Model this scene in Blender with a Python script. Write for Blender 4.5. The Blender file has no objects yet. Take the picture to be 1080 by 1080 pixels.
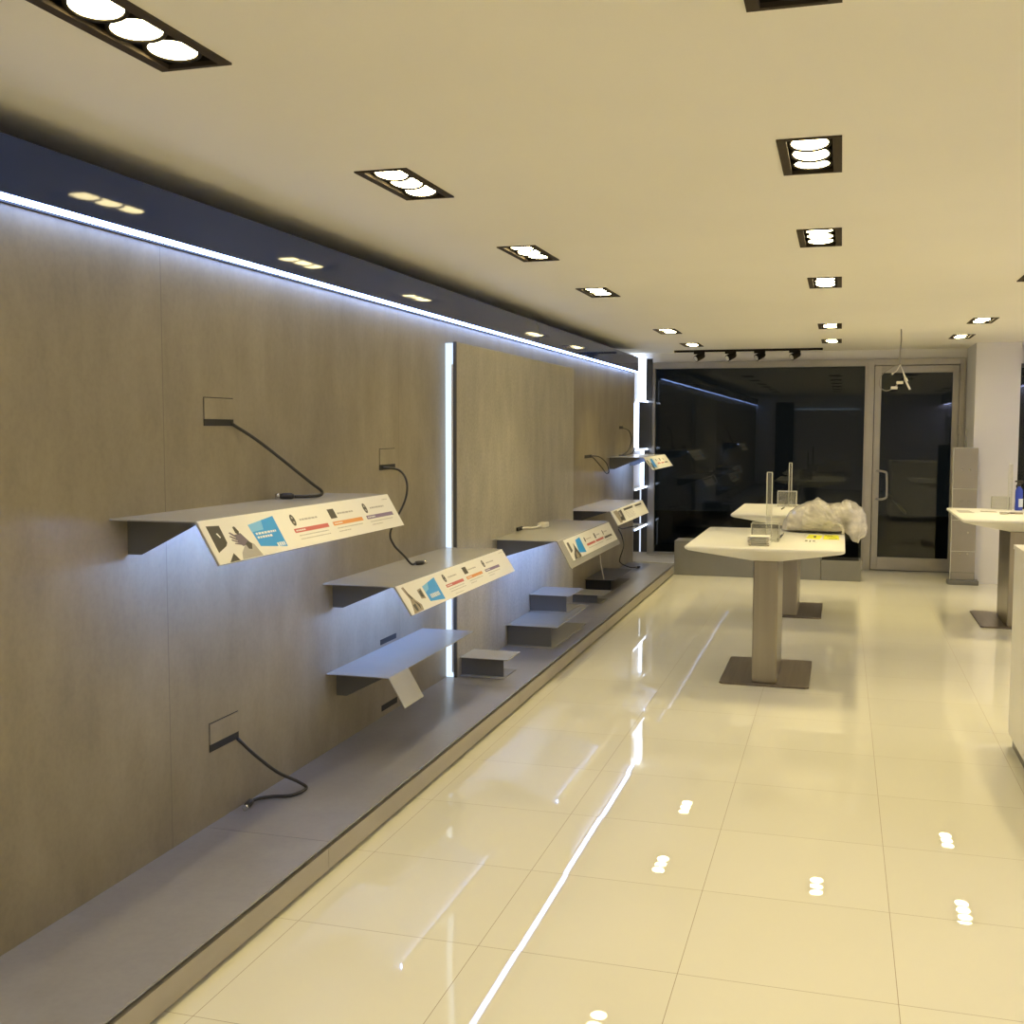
import bpy, bmesh, math, random
from mathutils import Vector, Matrix, noise
C = bpy.context.scene.collection
S = bpy.context.scene
rnd = random.Random(7)
PI = math.pi
# ------------------------------------------------------------------ room measures (metres)
ZC = 2.42            # ceiling
XL = -2.17           # grey laminate wall
XP = -2.104          # face of the proud panel
XR = 2.5             # right wall
YB = -4.2            # back wall
YF = 12.88           # shop front
ZP = 0.118           # platform top
XF = -1.685          # platform front

# ------------------------------------------------------------------ materials
def mat(name, col, rough=.5, metal=0., spec=.5, **kw):
    m = bpy.data.materials.new(name); m.use_nodes = True
    b = m.node_tree.nodes['Principled BSDF']
    b.inputs['Base Color'].default_value = (*col, 1)
    b.inputs['Roughness'].default_value = rough
    b.inputs['Metallic'].default_value = metal
    b.inputs['Specular IOR Level'].default_value = spec
    for k, v in kw.items():
        b.inputs[k.replace('_', ' ')].default_value = v
    return m

def nodes(m):
    nt = m.node_tree
    return nt, nt.nodes, nt.links, nt.nodes['Principled BSDF']

def mottle(m, c0, c1, scale=(6, 6, 1.5), detail=6, seams=(), speck=0.0, coord='Object', rough_var=0.):
    """two-tone cloudy noise; optional thin dark seams at given y"""
    nt, N, L, b = nodes(m)
    tc = N.new('ShaderNodeTexCoord'); mp = N.new('ShaderNodeMapping'); mp.inputs['Scale'].default_value = scale
    L.new(tc.outputs[coord], mp.inputs['Vector'])
    n1 = N.new('ShaderNodeTexNoise'); n1.inputs['Scale'].default_value = 1; n1.inputs['Detail'].default_value = detail
    n1.inputs['Roughness'].default_value = .62
    L.new(mp.outputs[0], n1.inputs['Vector'])
    r = N.new('ShaderNodeValToRGB'); r.color_ramp.elements[0].position = .33; r.color_ramp.elements[1].position = .68
    r.color_ramp.elements[0].color = (*c0, 1); r.color_ramp.elements[1].color = (*c1, 1)
    L.new(n1.outputs['Fac'], r.inputs['Fac'])
    out = r.outputs['Color']
    if speck:
        n2 = N.new('ShaderNodeTexNoise'); n2.inputs['Scale'].default_value = 55; n2.inputs['Detail'].default_value = 2
        L.new(tc.outputs[coord], n2.inputs['Vector'])
        r2 = N.new('ShaderNodeValToRGB'); r2.color_ramp.elements[0].position = .3; r2.color_ramp.elements[1].position = .62
        r2.color_ramp.elements[0].color = (1 - speck,) * 3 + (1,); r2.color_ramp.elements[1].color = (1, 1, 1, 1)
        L.new(n2.outputs['Fac'], r2.inputs['Fac'])
        mx = N.new('ShaderNodeMix'); mx.data_type = 'RGBA'; mx.blend_type = 'MULTIPLY'; mx.inputs['Factor'].default_value = 1
        L.new(out, mx.inputs['A']); L.new(r2.outputs['Color'], mx.inputs['B']); out = mx.outputs['Result']
    if seams:
        sx = N.new('ShaderNodeSeparateXYZ'); L.new(tc.outputs['Object'], sx.inputs[0])
        acc = None
        for y in seams:
            a = N.new('ShaderNodeMath'); a.operation = 'SUBTRACT'; L.new(sx.outputs['Y'], a.inputs[0]); a.inputs[1].default_value = y
            ab = N.new('ShaderNodeMath'); ab.operation = 'ABSOLUTE'; L.new(a.outputs[0], ab.inputs[0])
            lt = N.new('ShaderNodeMath'); lt.operation = 'LESS_THAN'; L.new(ab.outputs[0], lt.inputs[0]); lt.inputs[1].default_value = .0022
            if acc is None: acc = lt.outputs[0]
            else:
                mxn = N.new('ShaderNodeMath'); mxn.operation = 'MAXIMUM'; L.new(acc, mxn.inputs[0]); L.new(lt.outputs[0], mxn.inputs[1]); acc = mxn.outputs[0]
        mx = N.new('ShaderNodeMix'); mx.data_type = 'RGBA'
        L.new(acc, mx.inputs['Factor']); L.new(out, mx.inputs['A']); mx.inputs['B'].default_value = (c0[0] * .78, c0[1] * .78, c0[2] * .78, 1)
        out = mx.outputs['Result']
    L.new(out, b.inputs['Base Color'])
    return m

def emis(name, col, s, sampling=True):
    m = bpy.data.materials.new(name); m.use_nodes = True
    nt = m.node_tree; N = nt.nodes; N.remove(N['Principled BSDF'])
    e = N.new('ShaderNodeEmission'); e.inputs['Color'].default_value = (*col, 1); e.inputs['Strength'].default_value = s
    nt.links.new(e.outputs[0], N['Material Output'].inputs['Surface'])
    return m

def glass_mat(name, tint, ior=1.5, milk=0):
    m = bpy.data.materials.new(name); m.use_nodes = True
    nt = m.node_tree; N = nt.nodes; L = nt.links; N.remove(N['Principled BSDF'])
    t = N.new('ShaderNodeBsdfTransparent'); t.inputs['Color'].default_value = (*tint, 1)
    g = N.new('ShaderNodeBsdfGlossy'); g.inputs['Roughness'].default_value = 0.0
    f = N.new('ShaderNodeFresnel'); f.inputs['IOR'].default_value = ior
    mx = N.new('ShaderNodeMixShader')
    L.new(f.outputs[0], mx.inputs[0]); L.new(t.outputs[0], mx.inputs[1]); L.new(g.outputs[0], mx.inputs[2])
    out = mx.outputs[0]
    if milk:
        d = N.new('ShaderNodeBsdfDiffuse'); d.inputs['Color'].default_value = (.8, .8, .76, 1)
        m2 = N.new('ShaderNodeMixShader'); m2.inputs[0].default_value = milk
        L.new(out, m2.inputs[1]); L.new(d.outputs[0], m2.inputs[2]); out = m2.outputs[0]
    L.new(out, N['Material Output'].inputs['Surface'])
    return m

LAM0, LAM1 = (.215, .184, .126), (.288, .249, .174)
WARM = (1.0, .82, .40)
BEAM = 1.1
SPREAD = 86
COOL = (.27, .43, 1.0)
M = {}
M['laminate'] = mottle(mat('grey_concrete_laminate', (.4, .4, .36), .42, spec=.35), LAM0, LAM1, (5, 5, 2.2), 7, seams=(-1.7, .77, 3.24, 5.3), speck=.07)
M['laminate_panel'] = mottle(mat('pale_concrete_laminate', (.4, .4, .36), .42, spec=.35), (.36, .335, .27), (.46, .43, .345), (7, 7, 3), 7, speck=.16)
M['deck'] = mottle(mat('platform_laminate', (.36, .35, .33), .3, spec=.5), (.24, .235, .252), (.285, .28, .298), (3, 3, 3), 5, speck=.05)
M['fascia'] = mottle(mat('fascia_laminate', (.36, .34, .3), .35), (.315, .285, .235), (.38, .345, .285), (3, 1, 3), 5)
M['gap'] = mat('shadow_gap_board', (.025, .022, .018), .7)  # near-black colour paints in the shade of the gaps
M['shelf'] = mottle(mat('satin_grey_metal', (.42, .41, .38), .22, spec=.6), (.40, .39, .36), (.43, .42, .385), (2, 2, 2), 3)
M['shelf_dark'] = mottle(mat('dark_shelf_laminate', (.05, .045, .04), .3), (.05, .045, .04), (.065, .058, .05), (3, 3, 3), 3)
M['bracket'] = mottle(mat('grey_bracket_metal', (.25, .25, .24), .35), (.125, .125, .12), (.15, .147, .14), (2, 2, 2), 3)
M['card'] = mottle(mat('white_card', (.88, .85, .78), .35), (.80, .785, .72), (.83, .815, .75), (2, 2, 2), 2)
M['ceil'] = mottle(mat('ceiling_paint', (.82, .80, .74), .9, spec=.1), (.92, .89, .80), (.94, .91, .82), (1, 1, 1), 2)
M['white_wall'] = mottle(mat('white_wall_paint', (.8, .78, .76), .8, spec=.2), (.78, .76, .75), (.82, .80, .79), (1, 1, 1), 3)
M['black_fix'] = mat('fixture_brown_black', (.02, .016, .011), .75, spec=.15)
M['fix_frame'] = mottle(mat('fixture_frame_bronze', (.06, .048, .032), .7, spec=.15), (.055, .041, .026), (.068, .052, .033), (9, 9, 9), 2)
M['lens'] = emis('lamp_glow', (1.0, .83, .42), 30)
M['strip'] = emis('led_strip_glow', (.33, .48, 1.0), 15)
M['added_strip_right'] = emis('added_right_led_glow', (.55, .60, 1.0), 15)
M['strip_soft'] = emis('led_panel_glow', (.66, .82, 1.0), 1.35)
M['strip_shelf'] = emis('undershelf_led_glow', COOL, 155)
M['corner_glow'] = emis('corner_led_glow', (.62, .74, 1.0), 4.5)
M['corner_line'] = emis('corner_line_glow', (.74, .83, 1.0), 1.1)
M['bulk'] = mottle(mat('dark_gloss_bulkhead', (.03, .032, .045), .05, spec=.2), (.028, .048, .15), (.033, .054, .165), (1, 1, 1), 2)
M['alu'] = mottle(mat('satin_aluminium', (.45, .43, .39), .35, .55), (.42, .40, .365), (.48, .455, .42), (2, 2, 2), 3)
M['alu_dark'] = mat('dark_aluminium', (.12, .115, .1), .4, .4)
M['glass'] = glass_mat('shopfront_glass', (.55, .58, .55), 1.5)
M['acrylic'] = glass_mat('clear_acrylic', (.96, .96, .94), 1.45, .10)
M['acrylic_edge'] = mat('acrylic_polished_edge', (.70, .69, .62), .2)
M['table'] = mottle(mat('table_white_lacquer', (.86, .84, .78), .28, spec=.5), (.80, .785, .715), (.82, .805, .735), (1, 1, 1), 2)
M['steel'] = mottle(mat('brushed_steel', (.5, .47, .42), .32, .85), (.34, .305, .25), (.40, .36, .295), (14, 14, .5), 2)
M['bronze'] = mottle(mat('dark_brushed_base', (.2, .165, .14), .3, .8), (.20, .165, .14), (.26, .215, .18), (40, 1, 1), 3)
M['plinth'] = mottle(mat('grey_box_paint', (.3, .285, .25), .5), (.21, .205, .195), (.235, .228, .215), (2, 2, 2), 3)
M['totem'] = mottle(mat('totem_grey_glass', (.30, .275, .25), .12, spec=.6), (.285, .262, .235), (.315, .29, .262), (2, 2, 2), 3)
M['counter'] = mottle(mat('counter_white', (.84, .82, .76), .35), (.83, .81, .75), (.85, .83, .77), (1, 1, 1), 2)
M['rubber'] = mat('black_cable_rubber', (.018, .016, .014), .45)
M['plug_metal'] = mat('plug_contact_metal', (.6, .58, .52), .25, .9)
M['white_plastic'] = mat('white_plastic', (.8, .77, .68), .35)
M['slot'] = mat('outlet_slot_black', (.012, .011, .01), .7)
M['ink_dark'] = mat('print_dark', (.055, .05, .04), .4)
M['ink_brown'] = mat('print_taupe', (.34, .29, .21), .4)
M['ink_grey'] = mat('print_grey', (.42, .40, .37), .4)
M['ink_purple'] = mat('print_purple_grey', (.16, .13, .17), .4)
M['ink_blue'] = mat('print_blue', (.03, .33, .80), .35)
M['ink_sky'] = mat('print_light_blue', (.20, .52, .85), .35)
M['ink_red'] = mat('print_red', (.55, .12, .11), .4)
M['ink_orange'] = mat('print_orange', (.72, .30, .08), .4)
M['ink_violet'] = mat('print_violet', (.20, .14, .26), .4)
M['ink_white'] = mat('print_white', (.85, .86, .85), .4)
M['yellow'] = mat('yellow_paper', (.82, .83, .02), .5)
M['blue_plastic'] = mat('blue_bottle_plastic', (.03, .06, .42), .25)
M['label_white'] = mat('bottle_label', (.55, .62, .72), .4)
M['dark_laminate'] = mottle(mat('dark_corner_panel', (.07, .07, .07), .3), (.06, .06, .062), (.08, .08, .08), (2, 2, 2), 2)
M['wire'] = mat('grey_wire', (.28, .26, .23), .5)

# floor: polished cream tiles 0.6 m with thin joints and a slight tilt of every tile
def floor_material():
    m = mat('polished_cream_tile', (.78, .73, .60), .012, spec=.55)
    nt, N, L, b = nodes(m)
    g = N.new('ShaderNodeNewGeometry')
    mp = N.new('ShaderNodeVectorMath'); mp.operation = 'ADD'; mp.inputs[1].default_value = (1.616 + 60, -2.488 + 60, 0)
    L.new(g.outputs['Position'], mp.inputs[0])
    sc = N.new('ShaderNodeVectorMath'); sc.operation = 'SCALE'; sc.inputs['Scale'].default_value = 1 / .6
    L.new(mp.outputs[0], sc.inputs[0])
    fr = N.new('ShaderNodeVectorMath'); fr.operation = 'FRACTION'; L.new(sc.outputs[0], fr.inputs[0])
    fl = N.new('ShaderNodeVectorMath'); fl.operation = 'FLOOR'; L.new(sc.outputs[0], fl.inputs[0])
    sep = N.new('ShaderNodeSeparateXYZ'); L.new(fr.outputs[0], sep.inputs[0])
    def edge(sock):
        a = N.new('ShaderNodeMath'); a.operation = 'SUBTRACT'; L.new(sock, a.inputs[0]); a.inputs[1].default_value = .5
        c = N.new('ShaderNodeMath'); c.operation = 'ABSOLUTE'; L.new(a.outputs[0], c.inputs[0])
        d = N.new('ShaderNodeMath'); d.operation = 'GREATER_THAN'; L.new(c.outputs[0], d.inputs[0]); d.inputs[1].default_value = .5 - .0019
        return d.outputs[0]
    mxm = N.new('ShaderNodeMath'); mxm.operation = 'MAXIMUM'; L.new(edge(sep.outputs['X']), mxm.inputs[0]); L.new(edge(sep.outputs['Y']), mxm.inputs[1])
    wn = N.new('ShaderNodeTexWhiteNoise'); L.new(fl.outputs[0], wn.inputs['Vector'])
    # per-tile tone
    n1 = N.new('ShaderNodeTexNoise'); n1.inputs['Scale'].default_value = 1.2; n1.inputs['Detail'].default_value = 4
    L.new(g.outputs['Position'], n1.inputs['Vector'])
    ad = N.new('ShaderNodeMath'); ad.operation = 'MULTIPLY_ADD'; L.new(wn.outputs['Value'], ad.inputs[0]); ad.inputs[1].default_value = .4; L.new(n1.outputs['Fac'], ad.inputs[2])
    r = N.new('ShaderNodeValToRGB'); r.color_ramp.elements[0].position = .2; r.color_ramp.elements[1].position = 1.0
    r.color_ramp.elements[0].color = (.695, .675, .565, 1); r.color_ramp.elements[1].color = (.735, .715, .605, 1)
    L.new(ad.outputs[0], r.inputs['Fac'])
    mx = N.new('ShaderNodeMix'); mx.data_type = 'RGBA'; L.new(mxm.outputs[0], mx.inputs['Factor']); L.new(r.outputs['Color'], mx.inputs['A'])
    mx.inputs['B'].default_value = (.30, .25, .17, 1)
    L.new(mx.outputs['Result'], b.inputs['Base Color'])
    # tile tilt
    s1 = N.new('ShaderNodeVectorMath'); s1.operation = 'SUBTRACT'; L.new(wn.outputs['Color'], s1.inputs[0]); s1.inputs[1].default_value = (.5, .5, .5)
    s2 = N.new('ShaderNodeVectorMath'); s2.operation = 'MULTIPLY'; L.new(s1.outputs[0], s2.inputs[0]); s2.inputs[1].default_value = (.0035, .0035, 0)
    n2 = N.new('ShaderNodeTexNoise'); n2.inputs['Scale'].default_value = 5; n2.inputs['Detail'].default_value = 1; L.new(g.outputs['Position'], n2.inputs['Vector'])
    s3 = N.new('ShaderNodeVectorMath'); s3.operation = 'SUBTRACT'; L.new(n2.outputs['Color'], s3.inputs[0]); s3.inputs[1].default_value = (.5, .5, .5)
    s4 = N.new('ShaderNodeVectorMath'); s4.operation = 'MULTIPLY'; L.new(s3.outputs[0], s4.inputs[0]); s4.inputs[1].default_value = (.0005, .0005, 0)
    a1 = N.new('ShaderNodeVectorMath'); a1.operation = 'ADD'; L.new(s2.outputs[0], a1.inputs[0]); L.new(s4.outputs[0], a1.inputs[1])
    a2 = N.new('ShaderNodeVectorMath'); a2.operation = 'ADD'; L.new(a1.outputs[0], a2.inputs[0]); a2.inputs[1].default_value = (0, 0, 1)
    nz = N.new('ShaderNodeVectorMath'); nz.operation = 'NORMALIZE'; L.new(a2.outputs[0], nz.inputs[0])
    L.new(nz.outputs[0], b.inputs['Normal'])
    rr = N.new('ShaderNodeMapRange'); rr.inputs['To Min'].default_value = .012; rr.inputs['To Max'].default_value = .6
    L.new(mxm.outputs[0], rr.inputs['Value']); L.new(rr.outputs['Result'], b.inputs['Roughness'])
    return m
M['floor'] = floor_material()

# ------------------------------------------------------------------ mesh helpers (all in world coordinates)
def nb(): return bmesh.new()

def box(bm, x0, x1, y0, y1, z0, z1, bev=0):
    t = bmesh.new()
    vs = [t.verts.new((x, y, z)) for z in (z0, z1) for y in (y0, y1) for x in (x0, x1)]
    for f in ((0, 2, 3, 1), (4, 5, 7, 6), (0, 1, 5, 4), (2, 6, 7, 3), (0, 4, 6, 2), (1, 3, 7, 5)):
        t.faces.new([vs[i] for i in f])
    if bev: bmesh.ops.bevel(t, geom=t.edges[:], offset=bev, segments=2, profile=.5, affect='EDGES')
    join(bm, t); return bm

def join(bm, t):
    t.normal_update()
    mp = {v: bm.verts.new(v.co) for v in t.verts}
    for f in t.faces:
        try:
            nf = bm.faces.new([mp[v] for v in f.verts]); nf.smooth = f.smooth
        except ValueError: pass
    t.free()

def prism(bm, poly, y0, y1, axis='y', bev=0):
    """extrude a 2-D polygon: axis y -> poly is (x,z); axis x -> (y,z); axis z -> (x,y)"""
    t = bmesh.new()
    def P(a, b, k): return {'y': (a, k, b), 'x': (k, a, b), 'z': (a, b, k)}[axis]
    A = [t.verts.new(P(a, b, y0)) for a, b in poly]; B = [t.verts.new(P(a, b, y1)) for a, b in poly]
    t.faces.new(A); t.faces.new(B[::-1])
    n = len(poly)
    for i in range(n): t.faces.new([A[i], B[i], B[(i + 1) % n], A[(i + 1) % n]])
    bmesh.ops.recalc_face_normals(t, faces=t.faces[:])
    if bev: bmesh.ops.bevel(t, geom=t.edges[:], offset=bev, segments=2, profile=.5, affect='EDGES')
    join(bm, t); return bm

def spline(pts, n=8):
    P = [Vector(p) for p in pts]
    if len(P) < 3: return P
    Q = [P[0] * 2 - P[1]] + P + [P[-1] * 2 - P[-2]]; out = []
    for i in range(1, len(Q) - 2):
        a, b, c, d = Q[i - 1:i + 3]
        for k in range(n):
            t = k / n
            out.append(.5 * ((2 * b) + (c - a) * t + (2 * a - 5 * b + 4 * c - d) * t * t + (3 * b - a - 3 * c + d) * t ** 3))
    out.append(P[-1]); return out

def tube(bm, pts, r, seg=10, smooth=True, n=8, closed=False):
    P = spline(pts, n) if smooth else [Vector(p) for p in pts]
    rings = []; up = None
    for i, p in enumerate(P):
        d = (P[min(i + 1, len(P) - 1)] - P[max(i - 1, 0)])
        if d.length < 1e-9: d = Vector((0, 0, 1))
        d.normalize()
        if up is None or abs(up.dot(d)) > .95:
            up = Vector((0, 0, 1)) if abs(d.z) < .9 else Vector((1, 0, 0))
        a = d.cross(up).normalized(); b = d.cross(a).normalized(); up = -b if (-b).dot(up) > 0 else b
        rr = r[min(i, len(r) - 1)] if isinstance(r, (list, tuple)) else r
        rings.append([bm.verts.new(p + (a * math.cos(2 * PI * k / seg) + b * math.sin(2 * PI * k / seg)) * rr) for k in range(seg)])
    for i in range(len(rings) - 1):
        for k in range(seg):
            f = bm.faces.new([rings[i][k], rings[i][(k + 1) % seg], rings[i + 1][(k + 1) % seg], rings[i + 1][k]]); f.smooth = True
    bm.faces.new(rings[0][::-1]); bm.faces.new(rings[-1])
    return bm

def lathe(bm, prof, cx, cy, seg=24, sx=1, sy=1):
    """profile list of (r, z)"""
    rings = [[bm.verts.new((cx + r * sx * math.cos(2 * PI * k / seg), cy + r * sy * math.sin(2 * PI * k / seg), z)) for k in range(seg)] for r, z in prof]
    for i in range(len(rings) - 1):
        for k in range(seg):
            f = bm.faces.new([rings[i][k], rings[i][(k + 1) % seg], rings[i + 1][(k + 1) % seg], rings[i + 1][k]]); f.smooth = True
    bm.faces.new(rings[0][::-1]); bm.faces.new(rings[-1])
    return bm

W = {}   # world origin of every object built here
def obj(name, bm, m, parent=None, origin=None):
    o0 = Vector(W[parent]) if parent is not None else Vector((0, 0, 0))
    og = Vector(origin) if origin is not None else o0
    bmesh.ops.recalc_face_normals(bm, faces=bm.faces[:])
    for v in bm.verts: v.co -= og
    me = bpy.data.meshes.new(name); bm.to_mesh(me); bm.free()
    if m is not None: me.materials.append(m)
    o = bpy.data.objects.new(name, me); C.objects.link(o)
    o.location = og - o0
    if parent is not None: o.parent = parent
    W[o] = og
    return o

def tag(o, label, cat, group=None, kind=None):
    o['label'] = label; o['category'] = cat
    if group: o['group'] = group
    if kind: o['kind'] = kind
    return o

def thing(name, label, cat, loc=(0, 0, 0), group=None):
    o = bpy.data.objects.new(name, None); C.objects.link(o); o.empty_display_size = .05
    o.location = loc; W[o] = Vector(loc)
    return tag(o, label, cat, group)

def struct(name, bm, m, parent=None):
    o = obj(name, bm, m, parent)
    if parent is None: o['kind'] = 'structure'
    return o

def dup(root, loc, label, group=None):
    r = root.copy(); C.objects.link(r); r.location = loc; r['label'] = label
    if group: r['group'] = group
    W[r] = Vector(loc)
    for ch in list(root.children):
        c = ch.copy(); C.objects.link(c); c.parent = r
        for g in list(ch.children):
            d = g.copy(); C.objects.link(d); d.parent = c
    return r

# ------------------------------------------------------------------ the setting
b = nb(); box(b, XL - .6, XR, YB, YF + .02, -.1, 0); struct('floor', b, M['floor'])
b = nb(); box(b, -6, 6, YF + .05, YF + 9, -.2, -.05); struct('ground_outside', b, mat('outside_pavement', (.05, .05, .055), .8))

# downlight positions: rows along the room (centre x), y centres
ROWS = {'left': (-1.50, [2.17, 3.75, 5.37, 7.01, 9.95, 11.60]),
        'middle': (-.113, [2.17, 3.72, 5.29, 6.90, 9.80, 11.46]),
        'right': (1.055, [2.17, 3.75, 5.37, 6.90, 9.62, 11.22]),
        'added_outer': (2.1, [5.37, 6.90, 9.62])}  # last row is unseen, added to brighten the far end
ADDED_REAR = [.55, -1.05]  # unseen lamps added to every row to light the near end
FW, FL = .19, .475
def ceiling_mesh():
    xs = {XL - .43, XR}; ys = {YB, YF}; holes = []
    for rx, yl in ROWS.values():
        for y in yl + ADDED_REAR:
            holes.append((rx - FW / 2 + .004, rx + FW / 2 - .004, y - FL / 2 + .004, y + FL / 2 - .004))
    for h in holes: xs |= {round(h[0], 4), round(h[1], 4)}; ys |= {round(h[2], 4), round(h[3], 4)}
    xs = sorted(xs); ys = sorted(ys); bm = nb(); vs = {}
    def V(x, y):
        if (x, y) not in vs: vs[(x, y)] = bm.verts.new((x, y, ZC))
        return vs[(x, y)]
    for i in range(len(xs) - 1):
        for j in range(len(ys) - 1):
            cx, cy = (xs[i] + xs[i + 1]) / 2, (ys[j] + ys[j + 1]) / 2
            if any(h[0] < cx < h[1] and h[2] < cy < h[3] for h in holes): continue
            bm.faces.new([V(xs[i], ys[j]), V(xs[i], ys[j + 1]), V(xs[i + 1], ys[j + 1]), V(xs[i + 1], ys[j])])
    return bm
struct('ceiling', ceiling_mesh(), M['ceil'])

b = nb(); box(b, XL - .06, XL, YB, 12.03, 0, 2.158); struct('wall_left', b, M['laminate'])
# recess behind the bulkhead and behind the corner shelving
b = nb(); box(b, XL - .5, XL - .43, YB, YF + .1, 0, ZC + .1); struct('wall_left_recess', b, M['white_wall'])
b = nb(); box(b, XL - .5, XR + .1, YB - .1, YB, 0, ZC + .1); struct('wall_back', b, M['white_wall'])
b = nb(); box(b, XR, XR + .1, YB - .1, YF + .1, 0, ZC + .1); struct('wall_right', b, M['white_wall'])
# shop front wall around the openings
b = nb()
box(b, XL - .5, -2.155, YF, YF + .12, 0, ZC + .1)
box(b, -2.155, XR, YF, YF + .12, 2.318, ZC + .1)
box(b, -2.155, .256, YF, YF + .12, -.02, .10)
box(b, 1.257, 1.75, YF, YF + .12, 0, 2.318)
box(b, 1.75, XR, YF, YF + .12, 2.25, 2.318)
struct('wall_far', b, M['white_wall'])
b = nb(); box(b, 1.275, 1.69, 12.05, YF, 0, ZC); struct('wall_pier', b, M['white_wall'])

# window 1: the big dark pane
fr = nb()
for a in ((-2.155, -2.075, .10, 2.318), (.235, .256, .10, 2.318), (-2.075, .235, 2.245, 2.318), (-2.075, .235, .10, .125)):
    box(fr, a[0], a[1], YF - .035, YF + .06, a[2], a[3], .003)
w1 = struct('window_1', fr, M['alu'])
g = nb(); box(g, -2.075, .235, YF + .01, YF + .022, .125, 2.245); obj('glass_pane', g, M['glass'], w1)
# window 2: dark pane right of the pier
fr = nb()
for a in ((1.75, 1.79, .0, 2.25), (2.46, 2.5, .0, 2.25), (1.79, 2.46, 2.21, 2.25), (1.79, 2.46, .0, .06)):
    box(fr, a[0], a[1], YF - .03, YF + .06, a[2], a[3], .003)
w2 = struct('window_2', fr, M['alu_dark'])
g = nb(); box(g, 1.79, 2.46, YF + .01, YF + .022, .06, 2.21); obj('glass_pane', g, M['glass'], w2)
# door 1
fr = nb()
box(fr, .256, .333, YF - .035, YF + .08, 0, 2.318, .003)
box(fr, 1.203, 1.257, YF - .035, YF + .08, 0, 2.318, .003)
box(fr, .333, 1.203, YF - .035, YF + .08, 2.252, 2.318, .003)
d1 = struct('door_1', fr, M['alu'])
lf = nb()
for a in ((.338, .407, .008, 2.246), (1.135, 1.199, .008, 2.246), (.407, 1.135, 2.168, 2.246), (.407, 1.135, .008, .147)):
    box(lf, a[0], a[1], YF - .02, YF + .035, a[2], a[3], .003)
leaf = obj('door_leaf', lf, M['alu'], d1)
g = nb(); box(g, .407, 1.135, YF, YF + .012, .147, 2.168); obj('glass_pane', g, M['glass'], leaf)
h = nb(); tube(h, [(.385, YF - .02, 1.10), (.42, YF - .085, 1.10), (.475, YF - .095, 1.085), (.483, YF - .095, 1.04), (.487, YF - .095, .95), (.487, YF - .095, .86),
                   (.480, YF - .095, .81), (.425, YF - .085, .79), (.385, YF - .02, .79)], .013, 10)
obj('handle', h, M['alu'], leaf)
h = nb(); tube(h, [(.47, YF + .07, .86), (.55, YF + .09, .80), (.70, YF + .10, .625)], [.012, .014, .017], 10, n=4)
obj('outer_handle', h, M['alu'], leaf)
h = nb(); box(h, .36, .385, YF - .028, YF - .019, .90, .95, .003); tube(h, [(.372, YF - .02, .925), (.372, YF - .034, .925)], .009, 10, False); obj('lock', h, M['alu'], leaf)
for z in (2.13, 1.55, .2):
    h = nb(); tube(h, [(1.203, YF - .045, z - .05), (1.203, YF - .045, z + .05)], .012, 10, False); box(h, 1.18, 1.228, YF - .04, YF - .034, z - .045, z + .045, .001)
    obj('hinge', h, M['alu'], d1)

# back of the shop (seen only as a reflection in the front glass)
b = nb(); box(b, -1.15, .45, YB + .002, YB + .05, .0005, 2.05, .004)
t = thing('screen_panel', 'pale grey display panel on the rear wall under a light strip', 'panel', (-.35, YB + .03, 0)); obj('panel_board', b, M['white_wall'], t)
b = nb(); box(b, -1.15, .45, YB + .002, YB + .06, 2.051, 2.075); obj('light_strip', b, M['strip_soft'], t)
b = nb(); box(b, -1.66, -1.2, YB + .002, YB + .04, .0005, 2.25, .004); tag(obj('dark_board', b, M['dark_laminate'], None, (-1.65, YB + .02, 0)), 'dark board on the rear wall beside the pale panel', 'board')

# ------------------------------------------------------------------ bulkhead with light strip
bk = thing('light_bulkhead', 'long dark glossy bulkhead above the grey wall with a white light strip below', 'bulkhead', (-2.12, 4, 2.16))
b = nb(); box(b, XL - .425, -2.12, YB + .002, 11.99, 2.172, 2.327, .002); obj('fascia', b, M['bulk'], bk)
b = nb(); box(b, -2.159, -2.1225, YB, 11.985, 2.1645, 2.1735); obj('light_strip', b, M['strip'], bk)['label'] = 'glowing cold white light strip'
b = nb(); box(b, -2.168, -2.1605, YB, 11.985, 2.1585, 2.173); obj('gap_shade', b, M['gap'], bk)  # dark strip stands for the shade between light strip and wall

rb = thing('added_bulkhead', 'added dark bulkhead with a light strip along the right wall, outside the picture', 'bulkhead', (XR, 8, 2.16))  # unseen bulkhead and strip, added to throw cool light on the pier
b = nb(); box(b, XR - .12, XR - .002, YB + .002, 12.6, 2.172, ZC - .001, .002); obj('fascia', b, M['bulk'], rb)
b = nb(); box(b, XR - .07, XR - .012, YB + .01, 12.595, 2.1645, 2.1715); obj('light_strip', b, M['added_strip_right'], rb)

# proud panel
pn = thing('cladding_panel', 'pale proud concrete-look panel on the grey wall with a glowing vertical near edge', 'panel', (XP, 7.4, ZP))
b = nb(); box(b, XL + .001, XP, 6.012, 8.9, ZP + .001, 2.047, .0015); obj('panel_face', b, M['laminate_panel'], pn)
b = nb(); box(b, XP - .018, XP - .0003, 5.995, 6.013, ZP + .001, 2.047); obj('edge_trim', b, M['alu_dark'], pn)
b = nb(); box(b, XL + .001, XP - .0185, 6.0, 6.0115, ZP + .002, 2.04); obj('light_strip', b, M['strip_soft'], pn)['label'] = 'glowing blue-white vertical light strip'
b = nb(); box(b, XP - .028, XP - .0195, 5.993, 5.9995, ZP + .03, 1.92); obj('strip_cover', b, M['white_plastic'], pn)

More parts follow.
